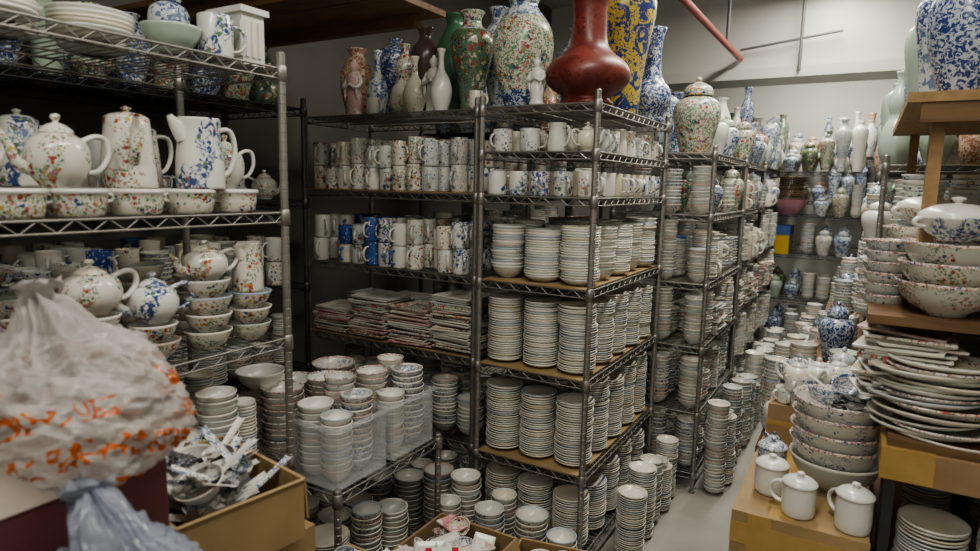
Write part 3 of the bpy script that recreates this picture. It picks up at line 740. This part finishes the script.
obj('red_packet',tr(box(-.05,.05,-.03,.03,0,.02,'red_print'),-1.0,1.46,.385,rot=.6),tr(box(-.03,.03,-.031,.031,.02,.0205,'paper'),-1.0,1.46,.385,rot=.6))
obj('open_carton',carton(-.78,1.76,0,.26,.24,.28,.2,'cardboard_tan',flap_a=(1.4,1.3,1.4,1.3)))
g=G('bowl_stacks')
for x,y,r,n,m,zz in ((-1.36,1.96,.062,18,'porc',0),(-1.22,1.94,.058,19,'porc_white',0),(-1.10,2.02,.05,15,'porc_white',0),(-1.09,1.90,.056,15,'bowl_bw_light',0),(-.96,1.98,.062,14,'floral_sparse',0),(-.83,1.97,.055,12,'porc',0),(-1.23,1.84,.045,16,'porc_white',0),(-1.50,1.95,.062,15,'porc',0),(-1.64,1.92,.06,14,'bowl_bw',0),(-.98,1.86,.05,10,'porc_white',0)):
    g.add(*bowl_stack(x,y,zz,r,.045,n,.02,m=m,seg=24))
for i in range(6): g.add(*bowl_stack(-.78+R.uniform(-.07,.07),1.76+R.uniform(-.06,.06),.02,.045,.04,11,.022,m='porc_white',seg=18))
g.build()

# ============================================================ RACKS C, D, along the left of the aisle
CL=[1.67,1.38,1.05,.74,.41,.10]
wire_rack('wire_shelving_rack',-1.10,-.62,3.10,4.0,CL,1.70,'chrome')
wire_rack('wire_shelving_rack',-1.10,-.64,4.06,4.96,CL,1.70,'chrome')
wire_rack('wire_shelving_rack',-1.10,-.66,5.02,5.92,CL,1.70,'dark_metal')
for y0,y1 in ((3.12,3.98),(4.08,4.94),(5.04,5.90)):
    sg=18 if y0<4 else 12
    fill(-1.08,-.60,y0,y1,1.38,.27,['cups','mugs','teapots','jars','bowls'],seg=sg)
    fill(-1.08,-.60,y0,y1,1.05,.32,['bowls','plates','mugs'],seg=sg)
    fill(-1.08,-.60,y0,y1,.74,.29,['plates','bowls','dishes'],seg=sg)
    fill(-1.08,-.60,y0,y1,.41,.31,['bowls','plates'],seg=sg)
    fill(-1.08,-.60,y0,y1,.10,.29,['plates','bowls'],seg=sg)
    if y0>4: fill(-1.08,-.60,y0,y1,1.67,.5,['vases','jars'],seg=sg)
V('famille_rose_jar',ginger(.115,.38,'famille'),-.76,3.30,1.67)
V('celadon_jar',ginger(.075,.24,'bw_vase',lid='celadon'),-.71,3.80,1.67)
V('blue_white_vase',vase('meiping',.07,.34,'bw_vase'),-.95,3.4,1.67)
V('blue_white_vase',vase('baluster',.08,.36,'bw_dense'),-.96,3.7,1.67)
V('white_jar',ginger(.07,.25,'porc_white'),-.72,3.56,1.67)
V('blue_white_vase',vase('slim',.06,.34,'bw_vase'),-.86,3.88,1.67)
fill(-.60,-.46,3.1,5.9,0,.5,['bowls','plates','bowls','jars'],seg=18)
fill(-.79,-.66,2.35,3.05,0,.34,['plates','bowls'],seg=20)
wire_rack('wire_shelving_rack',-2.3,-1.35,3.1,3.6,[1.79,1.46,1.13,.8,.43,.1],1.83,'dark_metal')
for zz in (1.46,1.13,.8,.43): fill(-2.28,-1.37,3.12,3.58,zz,.28,['bowls','plates','mugs'],along='x',seg=12)
fill(-2.28,-1.37,3.12,3.58,1.79,.5,['vases','jars'],along='x',seg=14)

# ============================================================ FAR RACK
EL=[1.68,1.28,.92,.5,.1]
wire_rack('wire_shelving_rack',-1.15,.0,6.45,6.95,EL,1.72,'dark_metal')
fill(-1.13,-.02,6.47,6.93,1.68,.5,['vases','jars'],along='x',seg=14)
fill(-1.13,-.85,6.47,6.93,1.28,.34,['jars','bowls'],along='x',seg=12)
fill(-.42,-.02,6.47,6.93,1.28,.34,['jars','vases'],along='x',seg=12)
fill(-.5,-.02,6.47,6.93,.92,.3,['jars','bowls'],along='x',seg=12)
fill(-1.13,-.02,6.47,6.93,.5,.36,['bowls','jars'],along='x',seg=12)
fill(-1.13,-.02,6.47,6.93,.1,.34,['bowls','jars'],along='x',seg=12)
V('pink_basin',bowl(.19,.16,'pink_glaze','brown_glaze','brown_glaze'),-.64,6.62,1.28)
obj('brown_plate_stack',*plate_stack(-.64,6.62,1.43,.18,11,.018,m='brown_glaze',rim='brown_glaze',top='brown_glaze'))
obj('printed_carton',box(-.98,-.58,6.46,6.8,.92,1.10,'yellow_print'),box(-.985,-.575,6.455,6.805,1.10,1.18,'blue_print'),box(-.9,-.7,6.452,6.46,.96,1.06,'blue_print'))
wire_rack('wire_shelving_rack',-2.0,.9,7.3,7.75,[1.85,1.4,.95,.4],1.9,'dark_metal')
fill(-1.98,.88,7.32,7.73,1.85,.46,['vases','jars'],along='x',seg=12)
fill(-1.98,.88,7.32,7.73,1.4,.42,['vases','jars'],along='x',seg=10)
fill(-.95,-.3,6.15,6.38,0,.55,['jars','bowls'],along='x',seg=12)
fill(-.2,.3,6.2,6.4,0,.9,['jars','bowls'],along='x',seg=12)

# ============================================================ RIGHT SIDE
g=G('wooden_shelf_unit')
RX0,RX1,RY0,RY1=.10,.72,2.0,3.1
for x in (RX0+.03,RX1-.04):
    for y in (RY0+.03,RY1-.06): g.add(box(x,x+.03,y,y+.05,0,1.73,'wood_pale'))
g.add(box(RX0-.03,RX1,RY0-.03,RY1,1.73,1.755,'wood_pale'),box(RX0+.0,RX1,RY0-.025,RY0-.005,1.68,1.73,'wood'))
for zz in (1.17,.9,.45,.12): g.add(box(RX0,RX1,RY0-(.0 if zz!=.9 else .2),RY1,zz-.02,zz,'wood'))
g.build()
obj('taped_cardboard_sheet',box(.09,.72,1.785,2.0,.80,.879,'cardboard'),box(.088,.2,1.783,1.99,.802,.881,'packing_tape'),box(.3,.72,1.7835,1.785,.83,.87,'packing_tape'))
fill(.07,.69,2.16,3.04,1.17,.46,['bowls','teapots','jars','bowls'],seg=20)
fill(.08,.69,2.12,3.04,.9,.25,['plates','dishes'],seg=18)
fill(.13,.69,2.10,3.04,.45,.3,['plates','bowls'],seg=18)
g=G('dark_metal_stand'); 
for x in (.115,.70):
    for y in (1.82,1.96): g.add(box(x-.012,x+.012,y-.012,y+.012,0,.80,'dark_metal'))
g.add(box(.103,.712,1.808,1.972,.36,.38,'dark_metal')); g.build()
obj('plate_stacks',*plate_stack(.22,1.89,.38,.078,30),*plate_stack(.39,1.89,.38,.078,34),*plate_stack(.56,1.89,.38,.078,26))
g=G('oval_platter_stacks')
for x,n,w in ((.20,17,.26),(.46,19,.26)):
    for i in range(n):
        mm=R.choice(['plate_edge','rim_pattern','rim_mix','plate_edge','tray_floral'])
        T=tr(cached(('op',mm),lambda:plate(.13,.02,'porc',mm,28,True)),s=(R.uniform(.9,1.05),R.uniform(.65,.8),1))
        g.add(tr(T,x+R.uniform(-.03,.03),1.91+R.uniform(-.02,.02),.882+i*.0115,rot=R.uniform(-.35,.35),ty=R.uniform(-.04,.04),tx=R.uniform(-.03,.03)))
for i in range(18):
    g.add(tr(tray(.2,.15),.13+R.uniform(-.02,.02),1.97+R.uniform(-.02,.02),.883+.085+i*.0095,rot=R.uniform(-.3,.3),ty=R.uniform(-.05,.05)))
g.build()
g=G('mixing_bowl_stacks')
for x,y,n,m,r,zz in ((.20,1.97,3,'floral',.115,1.196),(.15,2.24,4,'floral',.10,1.171),(.43,1.99,5,'bowl_bw',.115,1.196),(.07,2.10,6,'bowl_bw_light',.062,1.171)):
    g.add(*bowl_stack(x,y,zz,r,.085 if r>.08 else .05,n,.05 if r>.08 else .03,m=m,rim='rim_pattern',seg=30))
g.build()
obj('wooden_plank',box(.03,.70,1.86,2.075,1.172,1.195,'wood'),box(.60,.63,1.87,1.90,.9,1.172,'wood'),box(.66,.69,1.87,1.90,.9,1.172,'wood'))
def tureen(r,m):
    return join([bowl(r,r*.7,m,seg=28),lathe(crom([(r*.98,r*.7),(r*.9,r*.85),(r*.5,r*1.05),(r*.12,r*1.1),(r*.1,r*1.15),(r*.2,r*1.25),(.001,r*1.3)],3),28,'porc_white'),tr(arc_handle(r*.85,r*.4,r*.65,r*.3,.006,'porc_white')),tr(arc_handle(r*.85,r*.4,r*.65,r*.3,.006,'porc_white'),rot=math.pi)])
V('soup_tureen',tureen(.085,'bird_floral'),.20,1.97,1.385,rot=.4)
V('soup_tureen',tureen(.085,'porc_white'),.43,1.99,1.485,rot=.4)
V('soup_tureen',tureen(.075,'floral'),.15,2.24,1.41,rot=.4)
V('blue_white_vase',vase('ovoid',.10,.36,'bw_dark',neck='bw_dense'),.20,2.16,1.755)
V('blue_white_vase',vase('baluster',.09,.42,'bw_dense'),.42,2.2,1.755)
V('celadon_vase',vase('meiping',.07,.36,'bw_vase'),.15,2.38,1.755)
V('famille_jar',ginger(.085,.4,'famille'),.19,2.60,1.755)
V('celadon_vase',vase('baluster',.06,.40,'celadon'),.13,2.80,1.755)
V('green_vase',vase('ovoid',.05,.34,'celadon'),.12,2.50,1.755)
V('blue_white_vase',vase('slim',.07,.46,'bw_dense'),.16,3.02,1.755)
fill(.3,.7,2.4,3.08,1.755,.46,['vases'],seg=16)
wire_rack('wire_shelving_rack',.06,.60,3.2,4.6,[1.62,1.28,.95,.6,.25],1.66,'chrome')
wire_rack('wire_shelving_rack',.06,.60,4.66,6.1,[1.62,1.28,.95,.6,.25],1.66,'dark_metal')
for y0,y1 in ((3.22,4.58),(4.68,6.08)):
    sg=16 if y0<4 else 12
    fill(.02,.58,y0,y1,1.62,.5,['vases','jars'],seg=sg)
    fill(-.02,.58,y0,y1,1.28,.31,['jars','teapots','bowls','jars'],seg=sg)
    fill(-.02,.58,y0,y1,.95,.3,['bowls','cups','jars'],seg=sg)
    fill(.08,.58,y0,y1,.6,.3,['bowls','plates'],seg=sg)
g=G('wooden_crate_bench'); g.add(box(-.34,.04,3.05,5.9,.30,.33,'wood'))
for y in (3.1,4.0,4.9,5.8):
    for x in (-.32,.0): g.add(box(x,x+.03,y,y+.04,0,.30,'wood'))
g.build()
fill(-.36,.03,3.07,5.88,.33,.42,['bowls','teapots','jars','bowls','cups'],seg=18)
fill(-.32,.0,3.15,5.8,0,.27,['bowls','plates'],seg=12)
fill(-.16,.04,3.07,5.88,.76,.3,['bowls','jars','teapots','jars','cups'],seg=16)
g=G('plank_riser'); g.add(box(-.16,.05,3.06,5.9,.745,.759,'wood'))
for y in (3.07,4.0,5.0,5.86): g.add(box(-.16,-.14,y,y+.03,.33,.745,'wood'),box(.03,.05,y,y+.03,.33,.745,'wood'))
g.build()

# near-right table
g=G('cardboard_covered_table')
TY=1.765
g.add(box(-.24,.085,TY,2.98,.60,.63,'cardboard_tan'),box(-.242,-.24,TY,2.98,.50,.632,'packing_tape'),box(-.242,.087,TY-.006,TY,.42,.632,'cardboard_tan'),box(-.243,.088,TY-.0075,TY-.006,.54,.60,'packing_tape'),box(-.2,-.14,TY-.0078,TY-.0062,.42,.632,'packing_tape'))
g.add(box(-.15,-.09,TY,2.3,.630,.6315,'packing_tape'))
for x in (-.22,.04):
    for y in (TY+.03,2.9): g.add(box(x,x+.035,y,y+.04,0,.60,'wood'))
g.build()
zt=.6316
V('lidded_canister',canister(.044,.112),.045,1.82,zt,rot=2.4)
V('lidded_canister',canister(.043,.105),-.085,1.83,zt,rot=2.9)
V('lidded_canister',canister(.045,.10),-.165,1.93,zt,rot=2.2)
V('lidded_canister',canister(.042,.10,'bowl_bw'),-.18,2.07,zt,rot=2.2)
V('blue_white_creamer',teapot(.035,.07,'bw_dark'),-.19,2.2,zt,rot=2.2)
obj('large_bowl_stack',*bowl_stack(-.01,2.06,zt,.125,.10,1,.05,m='porc',rim='rim_mix',seg=32),*bowl_stack(-.01,2.06,zt+.05,.128,.10,4,.042,m='bowl_bw_light',rim='rim_pattern',seg=32))
g=G('soup_spoons_in_bowl')
for i in range(22):
    a=R.uniform(0,6.28); g.add(tr(spoon(.13,R.choice(['porc_white','bowl_bw'])),R.uniform(-.05,.05)-.05*math.cos(a),2.06+R.uniform(-.05,.05)-.05*math.sin(a),.875+R.uniform(0,.03),rot=a,ty=R.uniform(-.3,.1)))
g.add(tr(bowl(.06,.045,'bw_dense',inner='bowl_bw'),.02,2.1,.90,tx=.4),tr(bowl(.05,.04,'bowl_bw'),-.05,2.03,.89,tx=-.3))
g.build()
obj('cardboard_box',carton(-.07,2.49,zt,.32,.30,.13,0,open_=False))
g=G('teacups')
for i in range(44):
    g.add(tr(cached(('tc',i%4),lambda:mug(.034,.05,['porc_white','bowl_bw_light','floral_sparse','bowl_bw'][i%4],18)),-.07+R.uniform(-.13,.13),2.49+R.uniform(-.12,.12),.766+R.choice([0,0,.05]),rot=R.uniform(0,6)))
for i in range(4): g.add(tr(cached(('tct',i%2),lambda:teapot(.05,.09,['floral_sparse','porc_white'][i%2],20)),-.15+.06*i,2.43+.05*(i%3),.81,rot=R.uniform(0,6)))
g.build()
fill(-.24,.06,2.66,2.97,zt,.36,['bowls','jars','teapots'],seg=18)
obj('cardboard_box',carton(-.07,2.1,0,.22,.5,.4,0,open_=False))

# ============================================================ LIGHTS
def fixture(x,y,power,rot=0,L=1.2,zz=2.98):
    g=G('fluorescent_light_fixture')
    g.add(box(-.09,.09,-L/2,L/2,.0,.05,'wall_paint'))
    for s in (-.04,.04): g.add(rod((s,-L/2+.03,-.02),(s,L/2-.03,-.02),.013,'tube_glow',10))
    g.add(rod((0,0,.05),(0,0,ZC-zz),.01,'conduit',6))
    g.t=[tr(t,x,y,zz,rot=rot) for t in g.t]
    o=g.build()
    l=bpy.data.lights.new('tube_light','AREA'); l.shape='RECTANGLE'; l.size=.2; l.size_y=L; l.energy=power; l.color=(1,.955,.84)
    lo=bpy.data.objects.new('tube_light',l); bpy.context.scene.collection.objects.link(lo)
    lo.parent=o; lo.matrix_parent_inverse=Matrix.Identity(4)
    lo.location=(0,0,-.01); lo.rotation_euler=(0,0,rot)
fixture(-.30,.9,25)
fixture(-.45,-.75,29)  # unseen fixture added behind the camera as fill for the rack fronts
fixture(-.30,3.0,36)
fixture(-.3,4.7,30)
fixture(-.4,6.6,52)
w=bpy.data.worlds.new('World'); bpy.context.scene.world=w; w.use_nodes=True
w.node_tree.nodes['Background'].inputs[0].default_value=(.6,.65,.7,1); w.node_tree.nodes['Background'].inputs[1].default_value=.1

# ============================================================ CAMERA
yaw=math.radians(30.3); p=math.radians(8.12); ro=math.radians(1.2)
F=Vector((-math.sin(yaw)*math.cos(p),math.cos(yaw)*math.cos(p),-math.sin(p)))
R0=Vector((math.cos(yaw),math.sin(yaw),0)); U0=R0.cross(F)
Rt=R0*math.cos(ro)+U0*math.sin(ro); Ut=U0*math.cos(ro)-R0*math.sin(ro)
M=Matrix((( Rt.x,Ut.x,-F.x,0),(Rt.y,Ut.y,-F.y,0),(Rt.z,Ut.z,-F.z,1.5),(0,0,0,1)))
cd=bpy.data.cameras.new('camera'); cd.sensor_width=36; cd.lens=635/980*36; cd.clip_start=.02
cd.dof.use_dof=True; cd.dof.focus_distance=2.5; cd.dof.aperture_fstop=2.8
co=bpy.data.objects.new('camera',cd); co.matrix_world=M
bpy.context.scene.collection.objects.link(co); bpy.context.scene.camera=co
print('FACES',sum(len(m.polygons) for m in bpy.data.meshes))
